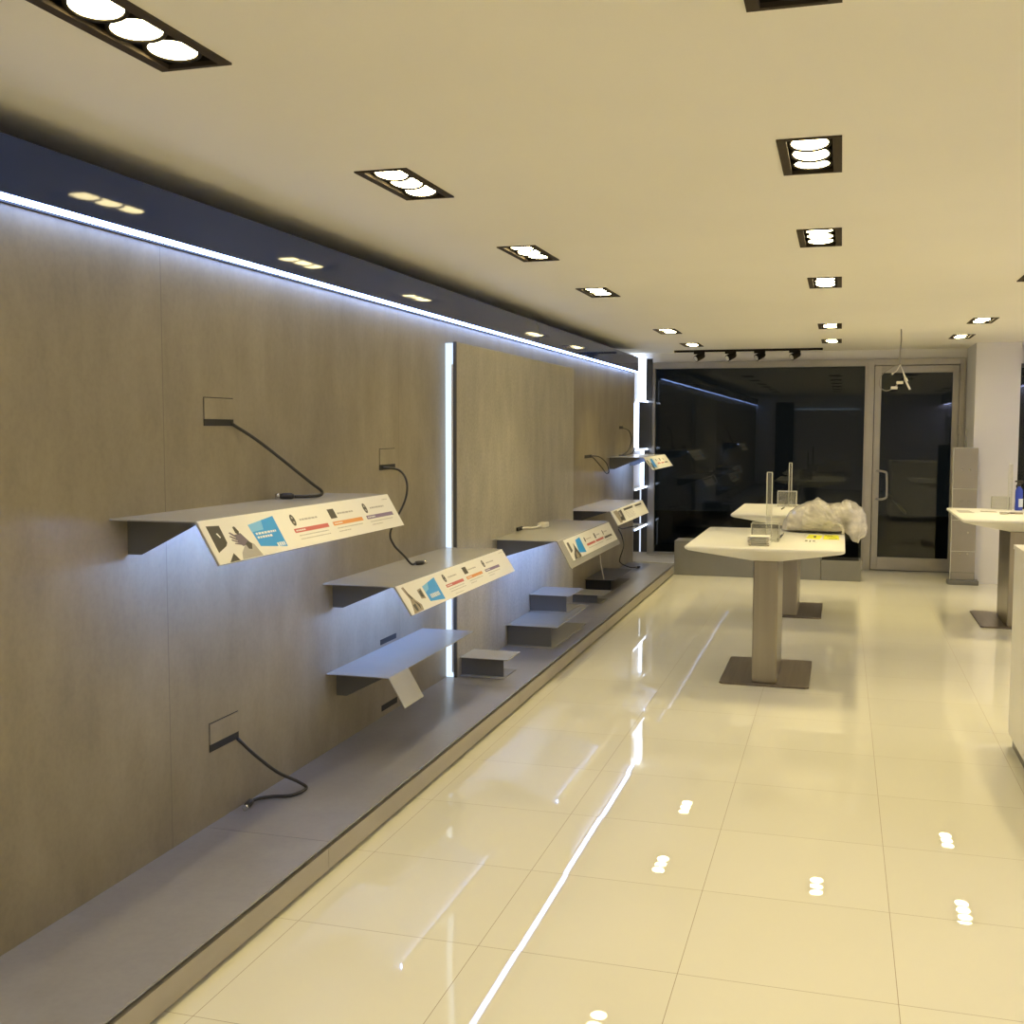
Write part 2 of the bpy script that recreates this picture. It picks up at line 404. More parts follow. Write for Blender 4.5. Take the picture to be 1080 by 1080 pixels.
# platform
pf = thing('display_platform', 'long low grey platform along the foot of the grey wall', 'platform', (XF, 4, 0))
b = nb(); ys = [YB, -1.35, 1.05, 3.45, 5.85, 8.25, 10.65, 11.80]
for a, c in zip(ys, ys[1:]): box(b, XL + .0005, XF + .002, a + .001, c - .001, ZP - .006, ZP)
obj('deck', b, M['deck'], pf)
b = nb()
for a, c in zip(ys, ys[1:]): box(b, XF - .018, XF, a + .001, c - .001, .017, ZP - .024, .001)
box(b, XL + .0005, XF - .0185, 11.782, 11.8, .013, ZP - .019)
obj('fascia', b, M['fascia'], pf)
b = nb(); box(b, XL + .0005, XF - .02, YB, 11.78, 0.0005, ZP - .0065); obj('core', b, M['gap'], pf)

# ------------------------------------------------------------------ shelves with folded lip
def sheet_profile(xw, xf, z, dx, dz, t):
    """closed (x,z) outline of a bent sheet: flat from the wall to the fold, then lip down"""
    L = math.hypot(dx, dz); ux, uz = dx / L, dz / L; nx, nz = uz, -ux    # inward normal of the lip (down/back)
    if nx > 0: nx, nz = -nx, -nz
    r = .006
    top = [(xw, z), (xf - r, z), (xf - r * .35, z - r * .12), (xf + ux * r * .6, z + uz * r * .8), (xf + dx, z + dz)]
    k = t * math.tan(math.atan2(-dz, dx) / 2)
    bot = [(xf + dx + nx * t, z + dz + nz * t), (xf - k, z - t), (xw, z - t)]
    return top + bot

def bracket_mesh(xw, z, y, deep, drop, t=.006):
    poly = [(xw, z), (xw + deep, z), (xw + deep, z - .012), (xw + .05, z - drop), (xw, z - drop)]
    return prism(nb(), poly, y, y + t)

def shelf(label, xw, xf, z, dx, dz, y0, y1, lip=None, strip=None, m='shelf', bm_='bracket', drop=.115, brk=None):
    t = thing('display_shelf', label, 'shelf', (xw, (y0 + y1) / 2, z), 'folded metal shelves on the grey wall')
    T = .005
    b = nb()
    if lip is None: prism(b, sheet_profile(xw + .0005, xf, z, dx, dz, T), y0, y1)
    else:
        prism(b, sheet_profile(xw + .0005, xf, z, dx, dz, T), lip[0], lip[1])
        box(b, xw + .0005, xf, lip[1], y1, z - T, z)
    obj('shelf_plate', b, M[m], t)
    ys = brk or (y0 + .10, y1 - .16)
    for y in ys: obj('bracket', bracket_mesh(xw + .0005, z - T - .0003, y, xf - xw - .05, drop), M[bm_], t)
    if strip is not None:
        b = nb(); box(b, xf - .016, xf - .010, ys[0] + strip, ys[1] + .05, z - T - .021, z - T - .0005)
        box(b, xf - .0215, xf - .0161, ys[0] + strip, ys[1] + .05, z - T - .0225, z - T - .0205)
        obj('strip_rail', b, M['bracket'], t)
        b = nb(); box(b, xf - .0185, xf - .0163, ys[0] + strip, ys[1] + .05, z - T - .020, z - T - .001)
        obj('light_strip', b, M['strip_shelf'], t)
    return t
SH = dict(A=(XL, -1.866, 1.276, .078, -.132, 2.94, 4.42), B=(XL, -1.83, .877, .080, -.122, 4.41, 5.985),
          C=(XL, -1.870, .470, .075, -.128, 4.44, 5.62), D=(XP, -1.68, .858, .092, -.168, 6.68, 8.27),
          E=(XL, -1.815, .878, .067, -.119, 8.99, 10.53), F=(XL, -1.82, 1.283, .09, -.122, 10.6, 11.95))
shelf('high grey metal shelf nearest the camera, with a black cable plug on top', *SH['A'], strip=.0, brk=(3.03, 4.26))
shelf('second grey metal shelf from the camera, with folded lip and a cable plug on it', *SH['B'], strip=.0)
shelf('low bare grey metal shelf with only a short folded tab at its near end', *SH['C'], lip=(4.44, 4.665))
shelf('deep grey metal shelf on the proud panel, a white plug on top', *SH['D'], strip=.012)
shelf('grey metal shelf beyond the proud panel with a dark underside', *SH['E'], m='shelf', bm_='shelf_dark', drop=.10)
shelf('high far grey metal shelf at the end of the wall near the lit corner', *SH['F'], strip=.25)

# printed sign strips lying on the lips ---------------------------------------------------
def lip_map(key, lift=0.0):
    xw, xf, z, dx, dz, y0, y1 = SH[key]
    L = math.hypot(dx, dz); nx, nz = -dz / L, dx / L
    def f(u, v, h):
        k = .012 + v * (1 - .012)
        return Vector((xf + dx * k + nx * h, y0 + (y1 - y0) * u, z + dz * k + nz * h))
    return f
def slab(bm, f, poly, h0, h1):
    t = bmesh.new()
    A = [t.verts.new(f(u, v, h0)) for u, v in poly]; B = [t.verts.new(f(u, v, h1)) for u, v in poly]
    t.faces.new(A); t.faces.new(B[::-1]); n = len(poly)
    for i in range(n): t.faces.new([A[i], B[i], B[(i + 1) % n], A[(i + 1) % n]])
    bmesh.ops.recalc_face_normals(t, faces=t.faces[:]); join(bm, t)
def rect(u0, v0, u1, v1): return [(u0, v0), (u1, v0), (u1, v1), (u0, v1)]
def words_row(bm, f, u0, u1, v, hgt, h0, h1, seed, wmin=.006, wmax=.018):
    """a line of print: short strokes standing for letters too small to read"""
    r = random.Random(seed); u = u0
    while u < u1 - .003:
        w = min(r.uniform(wmin, wmax), u1 - u); slab(bm, f, rect(u, v, u + w, v + hgt), h0, h1); u += w + .0035
def ellipse(u, v, ru, rv, n=14, rot=0):
    return [(u + ru * math.cos(2 * PI * k / n) * math.cos(rot) - rv * .1 * math.sin(2 * PI * k / n) * math.sin(rot), v + rv * math.sin(2 * PI * k / n)) for k in range(n)]

def sign(key, label, body, parts):
    f = lip_map(key); c = f(.5, .5, 0)
    s = thing('sign_strip', label, 'sign', c, 'printed sign strips on the shelf lips')
    b = nb(); slab(b, f, body, .0006, .0022); obj('card', b, M['card'], s)
    for name, m, polys, lvl in parts:
        for p in polys:
            b = nb()
            if callable(p): p(b, f, .0022 + lvl * .0003, .0026 + lvl * .0003)
            else: slab(b, f, p, .0022 + lvl * .0003, .0026 + lvl * .0003)
            obj(name, b, M[m], s)
    return s
def cols(us, v_icon, v_bar, bars, wid, seed):
    out = []
    for i, (u, bc) in enumerate(zip(us, bars)):
        ic = (u + .015, v_icon)
        if i == 1: icon = rect(u + .004, v_icon - .13, u + .040, v_icon + .13)
        else: icon = ellipse(u + .018, v_icon, .011, .15)
        out.append(('product_icon', 'ink_dark', [icon], 0))
        if i != 1: out.append(('icon_highlight', 'ink_grey', [ellipse(u + .018, v_icon - .06, .004, .03, 8), ellipse(u + .018, v_icon + .06, .004, .03, 8)], 1))
        out.append(('lettering', 'ink_grey', [lambda b, f, h0, h1, u=u, i=i: words_row(b, f, u + .05, u + wid * .80, v_icon - .005, .045, h0, h1, seed + i)], 0))
        out.append(('colour_bar', bc, [rect(u, v_bar, u + wid, v_bar + .105)], 0))
        out.append(('bar_lettering', 'ink_white', [lambda b, f, h0, h1, u=u, i=i: words_row(b, f, u + .008, u + wid * .32, v_bar + .035, .035, h0, h1, seed + 20 + i, .004, .008)], 1))
        out.append(('small_print', 'ink_grey', [lambda b, f, h0, h1, u=u, i=i: words_row(b, f, u + .012, u + wid * .92, v_bar + .175, .022, h0, h1, seed + 40 + i, .004, .012),
                                                lambda b, f, h0, h1, u=u, i=i: words_row(b, f, u + .012, u + wid * (.95 if i == 0 else .45), v_bar + .265, .022, h0, h1, seed + 60 + i, .004, .012)], 0))
    return out
sign('A', 'long white printed strip with blue flag on the lip of the nearest shelf', rect(.002, .0, .998, 1.0), [
    ('picture', 'ink_dark', [[(.023, .137), (.071, .165), (.069, .562), (.059, .631), (.021, .745)]], 0),
    ('picture', 'ink_dark', [[(.118, .24), (.126, .23), (.134, .36), (.128, .44), (.118, .38)]], 0),
    ('picture', 'ink_purple', [[(.110, .42), (.136, .40), (.152, .60), (.150, .68), (.122, .70), (.112, .58)]], 0),
    ('picture', 'ink_purple', [[(.092, .36), (.097, .345), (.116, .46), (.112, .50)]], 1), ('picture', 'ink_purple', [[(.088, .44), (.092, .425), (.114, .52), (.111, .56)]], 1),
    ('picture', 'ink_purple', [[(.089, .53), (.092, .51), (.115, .585), (.113, .62)]], 1), ('picture', 'ink_purple', [[(.095, .62), (.097, .60), (.122, .63), (.120, .67)]], 1),
    ('picture', 'ink_grey', [[(.128, .70), (.150, .62), (.168, .70), (.181, .985), (.095, .985), (.105, .84)]], 0),
    ('picture', 'ink_dark', [[(.135, .66), (.150, .60), (.160, .68), (.150, .80), (.138, .78)]], 1),
    ('picture', 'ink_white', [[(.045, .33), (.050, .32), (.056, .42), (.052, .44)]], 1),
    ('picture', 'ink_dark', [[(.072, .81), (.084, .985), (.043, .99)]], 0),
    ('blue_flag', 'ink_blue', [[(.182, .25), (.304, .126), (.302, .899), (.19, .775)]], 0),
    ('blue_flag', 'ink_sky', [[(.182, .25), (.245, .186), (.236, .41), (.183, .43)]], 1),
    ('flag_lettering', 'ink_white', [lambda b, f, h0, h1: words_row(b, f, .195, .285, .46, .05, h0, h1, 3, .006, .014), lambda b, f, h0, h1: words_row(b, f, .195, .26, .55, .05, h0, h1, 4, .006, .014),
                                     lambda b, f, h0, h1: words_row(b, f, .262, .296, .77, .09, h0, h1, 5, .004, .007)], 2),
    ('corner_mark', 'ink_grey', [lambda b, f, h0, h1: words_row(b, f, .94, .98, .13, .02, h0, h1, 6, .004, .008)], 0),
] + cols((.368, .576, .784), .31, .53, ('ink_red', 'ink_orange', 'ink_violet'), .18, 100))
sign('B', 'white printed strip with blue flag on the second shelf lip, crossing the glowing edge', rect(.002, .0, .998, 1.0), [
    ('picture', 'ink_brown', [[(.03, .1), (.046, .09), (.054, .32), (.075, .60), (.098, .80), (.092, .98), (.02, .99), (.035, .74), (.045, .52)]], 0),
    ('picture', 'ink_dark', [[(.044, .12), (.052, .34), (.064, .52), (.058, .56), (.047, .40)], [(.062, .58), (.085, .78), (.078, .93), (.07, .72)], [(.04, .72), (.06, .70), (.058, .94), (.045, .93)]], 1),
    ('picture', 'ink_brown', [[(.12, .328), (.15, .304), (.15, .668), (.119, .634)]], 0),
    ('picture', 'ink_dark', [[(.126, .38), (.144, .36), (.144, .62), (.126, .58)]], 1),
    ('blue_flag', 'ink_blue', [[(.168, .278), (.283, .128), (.276, .924), (.167, .812)]], 0),
    ('blue_flag', 'ink_sky', [[(.168, .278), (.218, .213), (.200, .43), (.168, .50)]], 1),
    ('flag_lettering', 'ink_white', [lambda b, f, h0, h1: words_row(b, f, .187, .262, .60, .14, h0, h1, 13, .005, .010)], 2),
    ('corner_mark', 'ink_grey', [lambda b, f, h0, h1: words_row(b, f, .94, .98, .10, .02, h0, h1, 16, .004, .008)], 0),
    ('small_print', 'ink_grey', [lambda b, f, h0, h1: words_row(b, f, .37, .45, .90, .02, h0, h1, 17, .004, .008)], 0),
] + cols((.335, .526, .717), .28, .51, ('ink_red', 'ink_orange', 'ink_violet'), .158, 200))
sign('D', 'white printed card with grey lip showing around it, on the proud panel shelf', rect(.078, .03, .985, .80), [
    ('picture', 'ink_dark', [[(.107, .16), (.138, .15), (.140, .48), (.105, .53)]], 0),
    ('picture', 'ink_dark', [[(.198, .24), (.21, .46), (.232, .72), (.228, .79), (.115, .79), (.135, .62), (.17, .50), (.185, .40)]], 0),
    ('picture', 'ink_brown', [[(.165, .60), (.19, .55), (.205, .76), (.15, .77)]], 1),
    ('blue_flag', 'ink_blue', [[(.255, .174), (.340, .140), (.335, .716), (.222, .628)]], 0),
    ('product_icon', 'ink_dark', [ellipse(.405, .30, .010, .10), rect(.588, .205, .612, .41), ellipse(.770, .31, .008, .10)], 0),
    ('lettering', 'ink_grey', [lambda b, f, h0, h1: words_row(b, f, .43, .52, .29, .035, h0, h1, 21), lambda b, f, h0, h1: words_row(b, f, .63, .70, .29, .035, h0, h1, 22), lambda b, f, h0, h1: words_row(b, f, .79, .86, .29, .035, h0, h1, 23)], 0),
    ('colour_bar', 'ink_red', [rect(.40, .465, .56, .545)], 0), ('colour_bar', 'ink_red', [rect(.58, .465, .735, .545)], 0), ('colour_bar', 'ink_dark', [rect(.76, .485, .92, .565)], 0),
    ('small_print', 'ink_grey', [lambda b, f, h0, h1: words_row(b, f, .41, .70, .62, .02, h0, h1, 24), lambda b, f, h0, h1: words_row(b, f, .76, .88, .63, .02, h0, h1, 25)], 0),
])
sign('E', 'white printed card with two black headings, beyond the proud panel', rect(.004, .0, .996, 1.0), [
    ('picture', 'ink_brown', [[(.06, .10), (.16, .06), (.16, .9), (.10, .9)]], 0),
    ('picture', 'ink_dark', [[(.168, .16), (.275, .12), (.258, .876), (.152, .789)]], 0),
    ('picture', 'ink_grey', [[(.18, .20), (.21, .20), (.22, .55), (.17, .55)]], 1),
    ('heading', 'ink_dark', [rect(.345, .12, .615, .26), rect(.69, .14, .905, .27)], 0),
    ('small_print', 'ink_grey', [lambda b, f, h0, h1, k=k: words_row(b, f, .35, .60 - .03 * (k % 2), .36 + .085 * k, .022, h0, h1, 30 + k, .01, .03) for k in range(6)] +
     [lambda b, f, h0, h1: words_row(b, f, .70, .88, .36, .022, h0, h1, 38, .01, .03)], 0),
])
sign('F', 'small far white printed card on the high shelf by the lit corner', rect(.002, .0, .998, 1.0), [
    ('picture', 'ink_dark', [[(.03, .22), (.07, .26), (.06, .80), (.0215, .80)], [(.11, .45), (.15, .50), (.15, .95), (.08, .95)]], 0),
    ('blue_flag', 'ink_blue', [[(.20, .20), (.29, .17), (.27, .90), (.15, .78)]], 0),
    ('product_icon', 'ink_dark', [rect(.58, .22, .62, .44), ellipse(.42, .33, .012, .1), ellipse(.76, .33, .012, .1)], 0),
    ('colour_bar', 'ink_red', [rect(.40, .56, .53, .66)], 0), ('colour_bar', 'ink_red', [rect(.57, .56, .70, .66)], 0), ('colour_bar', 'ink_dark', [rect(.74, .56, .88, .66)], 0),
])

# ------------------------------------------------------------------ low risers standing on the platform
def riser(label, x0, x1, y0, y1, z, inset=.03, m='shelf', body='bracket', base=True, bx=None, ZP=ZP):
    t = thing('display_riser', label, 'riser', ((x0 + x1) / 2, (y0 + y1) / 2, ZP), 'low metal risers on the platform')
    b = nb(); box(b, x0, x1, y0, y1, z - .005, z, .0008); obj('top_plate', b, M[m], t)
    b = nb(); box(b, x0 + .007, (bx or x1 - .06), y0 + inset, y0 + inset + .006, ZP + .0055, z - .0055); obj('web_plate', b, M[body], t)
    b = nb(); box(b, x0 + .0005, x0 + .0065, y0 + inset, y1 - .02, ZP + .0055, z - .0055); obj('back_plate', b, M[body], t)
    b = nb(); box(b, x0, x1 - .02, y0 + .005, y1, ZP + .0003, ZP + .005, .0008); obj('base_plate', b, M[m], t)
    return t
riser('smallest low grey riser on the platform beside the glowing panel edge', XP + .002, -1.81, 6.045, 6.295, .2295, bx=-1.845)
riser('long low bluish grey riser on the platform in front of the proud panel', XP + .002, -1.755, 6.978, 7.95, .2605, bx=-1.80)
riser('small bluish grey riser standing on top of the long low riser', XP + .002, -1.80, 7.54, 7.945, .384, bx=-1.835, ZP=.2605)
riser('pale low riser between the proud panel end and the black riser', XL + .004, -1.843, 8.89, 9.17, .193, bx=-1.90)
riser('black low riser on the platform below the shelf beyond the proud panel', XL + .004, -1.90, 9.63, 10.48, .216, m='shelf_dark', body='slot', bx=-1.935)

# ------------------------------------------------------------------ cable outlets in the wall
def outlet(label, x, y0, y1, ztop, z0, z1, cover=True):
    t = thing('cable_outlet', label, 'outlet', (x, (y0 + y1) / 2, z0), 'cable outlets in the grey wall')
    b = nb(); box(b, x + .0002, x + .0022, y0, y1, z0, z1); obj('slot', b, M['slot'], t)
    if cover:
        b = nb(); box(b, x + .0002, x + .0035, y0 + .002, y1 - .002, z1 + .0005, ztop - .003); obj('cover_plate', b, M['laminate'], t)
        b = nb(); box(b, x + .0002, x + .0008, y0, y1, ztop - .0025, ztop + .0005); box(b, x + .0002, x + .0008, y0, y0 + .0015, z1, ztop); obj('cover_gap', b, M['slot'], t)
    return t
outlet('flush wall outlet with black slot above the nearest shelf', XL, 3.483, 3.683, 1.667, 1.565, 1.589)
outlet('flush wall outlet with black slot left of the glowing panel edge', XL, 5.045, 5.245, 1.457, 1.352, 1.378)
outlet('flush wall outlet with black slot near the platform, a cable hanging out', XL, 3.48, 3.682, .490, .384, .411)
outlet('black wall slot just above the low bare shelf', XL, 5.043, 5.245, .6, .484, .510, False)
outlet('black wall slot under the low bare shelf', XL, 5.053, 5.252, .3, .147, .176, False)
outlet('small black outlet left of the high far shelf', XL, 9.60, 9.89, 1.40, 1.294, 1.322, False)
outlet('small black outlet above the high far shelf', XL, 11.185, 11.39, 1.65, 1.554, 1.583, False)

# ------------------------------------------------------------------ cables
def cable(label, pts, r, plug=None, m='rubber', plug_len=.05, tip='plug_metal', tipr=None):
    t = thing('power_cable', label, 'cable', pts[0], 'loose cables on the grey wall')
    b = nb(); tube(b, pts, r, 8); obj('cord', b, M[m], t)
    if plug:
        p, q = Vector(plug[0]), Vector(plug[1]); d = (q - p).normalized()
        b = nb(); tube(b, [p, p + d * .01, p + d * plug_len * .8, p + d * plug_len], [r * 1.2, r * 2.0, r * 2.0, r * 1.6], 10, False); obj('plug', b, M[m], t)
        b = nb(); tube(b, [p + d * plug_len, p + d * (plug_len + .018)], tipr or r * 1.7, 10, False); obj('plug_tip', b, M[tip], t)
    return t
zA = 1.2765
cable('black cable from the upper wall outlet down to the nearest shelf', [(XL + .002, 3.665, 1.575), (-2.12, 3.80, 1.50), (-2.03, 4.02, 1.345), (-2.005, 4.075, 1.305), (-2.005, 4.06, zA + .012), (-2.03, 4.02, zA + .009), (-2.08, 3.985, zA + .009)], .0065,
      ((-2.08, 3.985, zA + .011), (-2.16, 3.955, zA + .011)), plug_len=.055)
cable('black cable hanging behind the nearest shelf onto the second shelf', [(XL + .002, 5.075, 1.365), (-2.10, 5.13, 1.35), (-2.055, 5.12, 1.29), (-2.05, 5.08, 1.20), (-2.10, 5.02, 1.06), (-2.09, 5.03, .99), (-2.05, 5.07, .93), (-2.03, 5.11, .888), (-2.02, 5.14, .886)], .0055,
      ((-2.02, 5.14, .888), (-1.975, 5.21, .888)), plug_len=.05)
cable('thick black cable curling from the low wall outlet onto the platform', [(XL + .002, 3.668, .388), (-2.12, 3.72, .31), (-2.07, 3.80, .225), (-2.02, 3.88, .165), (-2.0, 3.90, .135), (-2.03, 3.83, ZP + .009), (-2.09, 3.80, ZP + .009), (-2.13, 3.76, ZP + .01), (-2.14, 3.72, ZP + .012)], .0065,
      ((-2.14, 3.72, ZP + .013), (-2.118, 3.63, ZP + .013)), plug_len=.07)
cable('looped black cable hanging from the outlet left of the high far shelf', [(XL + .002, 9.80, 1.313), (-2.12, 9.98, 1.30), (-2.09, 10.16, 1.24), (-2.08, 10.24, 1.16), (-2.10, 10.22, 1.14), (-2.12, 10.10, 1.20), (-2.15, 9.93, 1.28), (XL + .003, 9.84, 1.312)], .005)
cable('black cable curving down from the outlet above the high far shelf', [(XL + .002, 11.33, 1.57), (-2.11, 11.42, 1.53), (-2.09, 11.44, 1.44), (-2.10, 11.35, 1.34), (-2.13, 11.18, 1.292), (-2.14, 11.05, 1.291), (-2.08, 11.25, 1.292), (-2.07, 11.5, 1.33), (-2.09, 11.62, 1.36)], .0055)
cable('thin black cable dropping from under the far shelf to the platform', [(XL + .003, 11.19, .53), (-2.12, 11.15, .45), (-2.10, 11.12, .36), (-2.13, 11.08, .24), (-2.12, 11.10, .19), (-2.05, 11.25, ZP + .016), (-1.985, 11.40, ZP + .008), (-1.98, 11.35, ZP + .007)], .0055,
      ((-1.98, 11.35, ZP + .012), (-2.0, 11.28, ZP + .012)), plug_len=.05)
cable('thin black cable stub sticking out from the wall beside the headed card', [(XL + .002, 11.19, .545), (-2.13, 11.22, .535), (-2.07, 11.30, .545), (-2.0, 11.38, .555)], .006)
cable('thin pale cable hanging down onto the black riser', [(XL + .002, 9.98, .46), (-2.10, 9.93, .42), (-2.07, 9.86, .33), (-2.02, 9.72, .25), (-2.0, 9.66, .2215)], .005, m='white_plastic')
pl = thing('power_plug', 'white plug with short cord lying on the deep shelf of the proud panel', 'plug', (-2.05, 7.5, .858))
b = nb(); box(b, -2.045, -1.985, 7.55, 7.66, .8585, .893, .006); obj('plug_body', b, M['white_plastic'], pl)
b = nb(); tube(b, [(XP + .002, 7.30, .872), (-2.08, 7.38, .872), (-2.04, 7.46, .868), (-2.02, 7.55, .872)], .007, 8); obj('cord', b, M['white_plastic'], pl)
b = nb(); box(b, XP + .0005, XP + .014, 7.22, 7.34, .862, .886, .002); obj('socket', b, M['slot'], pl)

# ------------------------------------------------------------------ recessed downlights
def downlight_proto():
    rx, y = ROWS['left'][0], ROWS['left'][1][0]
    t = thing('ceiling_downlight', '', 'ceiling light', (rx, y, ZC), 'recessed three-lamp downlights')
    x0, x1, y0, y1 = rx - FW / 2, rx + FW / 2, y - FL / 2, y + FL / 2
    b = nb(); e = .028; g = .015
    for a in ((x0, x0 + e, y0, y1), (x1 - e, x1, y0, y1), (x0 + e, x1 - e, y0, y0 + g), (x0 + e, x1 - e, y1 - g, y1)):
        box(b, *a, ZC - .005, ZC + .006)
    obj('frame', b, M['fix_frame'], t)
    b = nb()
    for a in ((x0 + .005, x0 + .012, y0 + .005, y1 - .005), (x1 - .012, x1 - .005, y0 + .005, y1 - .005), (x0 + .012, x1 - .012, y0 + .005, y0 + .012), (x0 + .012, x1 - .012, y1 - .012, y1 - .005)):
        box(b, *a, ZC + .006, ZC + .12)
    box(b, x0 + .005, x1 - .005, y0 + .005, y1 - .005, ZC + .12, ZC + .125)
    obj('housing', b, M['black_fix'], t)
    for k in (-1, 0, 1):
        c = (rx, y + k * .138, ZC + .008)
        b = nb()   # gimbal ring with a flared cup above
        seg = 28
        prof = [(.0565, -.004), (.066, -.004), (.067, .004), (.060, .035), (.040, .07), (.038, .068), (.055, .034), (.0565, .002)]
        rings = [[b.verts.new((c[0] + r * math.cos(2 * PI * q / seg), c[1] + r * math.sin(2 * PI * q / seg), c[2] + z)) for q in range(seg)] for r, z in prof]
        for i in range(len(rings)):
            for q in range(seg):
                fc = b.faces.new([rings[i][q], rings[i][(q + 1) % seg], rings[(i + 1) % len(rings)][(q + 1) % seg], rings[(i + 1) % len(rings)][q]]); fc.smooth = True
        lamp = obj('lamp', b, M['black_fix'], t, origin=c)
        b = nb(); lathe(b, [(.056, c[2] + .000), (.056, c[2] + .002)], c[0], c[1], 28)
        obj('lens', b, M['lens'], lamp)['label'] = 'lit warm white lens'
        ld = bpy.data.lights.get('downlight_beam')
        if ld is None:
            ld = bpy.data.lights.new('downlight_beam', 'AREA'); ld.shape = 'DISK'; ld.size = .105; ld.energy = BEAM; ld.color = WARM; ld.spread = math.radians(SPREAD)
        lo = bpy.data.objects.new('downlight_beam', ld); C.objects.link(lo); lo.parent = lamp; lo.location = (0, 0, -.0015)
    return t
def strong(f):
    nm = 'downlight_beam_%d' % int(f * 100)
    l = bpy.data.lights.get(nm)
    if l is None:
        l = bpy.data.lights['downlight_beam'].copy(); l.name = nm; l.energy = BEAM * f
    return l
ORD = ['first', 'second', 'third', 'fourth', 'fifth', 'sixth']
ROWTXT = {'left': 'row nearest the grey wall', 'middle': 'middle row', 'right': 'right-hand row', 'added_outer': 'added unseen rightmost row'}
proto = downlight_proto()
first = True
for row, (rx, yl) in ROWS.items():
    for i, y in enumerate(yl + ADDED_REAR):
        k = len(yl) - 1 - i
        lab = ('black three-lamp recessed downlight, %s from the shop front in the %s' % (ORD[k], ROWTXT[row])) if k >= 0 else \
              ('black added recessed downlight, unseen at the camera, %s in the %s' % (ORD[i - len(yl)], ROWTXT[row]))
        if first: o = proto; proto['label'] = lab; first = False
        else: o = dup(proto, (rx, y, ZC), lab)
        if y > 6.5 or y < 4:
            for c in o.children:
                for d in c.children:
                    if d.type == 'LIGHT': d.data = strong(1.8 if y > 9 else 1.3 if y > 6 else .85)
        for c in o.children:
            if c.name.startswith('lamp'):
                c.rotation_euler = (rnd.uniform(-.17, -.03), rnd.uniform(-.08, .08), 0)

# ------------------------------------------------------------------ track with spots
YT = 12.4
tr = thing('track_rail', 'thin black track rail across the ceiling before the shop front', 'track', (-1, YT, ZC))
b = nb(); box(b, -1.775, -.21, YT - .016, YT + .016, ZC - .024, ZC - .0005, .002); obj('rail', b, M['black_fix'], tr)
b = nb(); box(b, -1.795, -1.7755, YT - .017, YT + .017, ZC - .025, ZC - .0005, .002); obj('end_cap', b, M['black_fix'], tr)
SPOT = ['leftmost', 'second from left', 'third from left', 'rightmost']
sp0 = None
for i, x in enumerate((-1.52, -1.18, -.87, -.50)):
    lab = 'small black spotlight hanging on the track rail, %s of the four' % SPOT[i]
    if sp0 is None:
        t = thing('track_spotlight', lab, 'spotlight', (x, YT, ZC - .024), 'spotlights on the track rail'); sp0 = t
        b = nb(); box(b, x - .06, x + .06, YT - .014, YT + .014, ZC - .046, ZC - .0245, .003); obj('adapter', b, M['black_fix'], t)
        b = nb(); tube(b, [(x - .01, YT, ZC - .046), (x - .01, YT, ZC - .062)], .01, 10, False); obj('stem', b, M['black_fix'], t)
        p = Vector((x + .045, YT + .02, ZC - .052)); q = Vector((x - .03, YT - .045, ZC - .098))
        b = nb(); d = q - p; tube(b, [p, p + d * .15, p + d * .9, q], [.026, .034, .036, .036], 18, False); obj('head', b, M['black_fix'], t)
        b = nb(); tube(b, [q + d * .002, q + d * .03], .028, 18, False); obj('lens', b, M['white_plastic'], t)
    else: dup(sp0, (x, YT, ZC - .024), lab)

# hanging wire bundle
HX, HY = .475, 10.26
hw = thing('hanging_wire', 'bare wire hanging from the ceiling with a tangle of ends before the door', 'wire', (HX, HY, ZC))
b = nb(); tube(b, [(HX, HY, ZC - .0005), (HX + .002, HY, 2.32), (HX - .006, HY, 2.2), (HX - .002, HY, 2.115)], .0055, 8); obj('cord', b, M['wire'], hw)
b = nb(); tube(b, [(HX - .002, HY, 2.118), (HX - .07, HY - .02, 2.09), (HX - .155, HY - .02, 2.02), (HX - .165, HY, 1.93), (HX - .11, HY + .01, 1.89), (HX - .05, HY, 1.915), (HX - .015, HY, 1.945)], .004, 8); obj('wire_loop', b, M['wire'], hw)
for pts in ([(HX, HY, 2.115), (HX - .03, HY - .02, 2.06), (HX - .07, HY - .03, 2.03)], [(HX, HY, 2.115), (HX + .02, HY, 2.06), (HX + .05, HY - .01, 1.97), (HX + .085, HY, 1.90)], [(HX, HY, 2.115), (HX + .025, HY - .02, 2.05), (HX + .06, HY - .03, 1.97)]):
    b = nb(); tube(b, pts, [.004] * 14 + [.009] * 10, 8); obj('wire_end', b, M['white_plastic'], hw)
for dx, z in ((-.045, 1.915), (.0, 1.96)):
    b = nb(); box(b, HX + dx - .028, HX + dx + .028, HY - .012, HY + .012, z - .012, z + .012, .004); obj('connector', b, M['white_plastic'], hw)

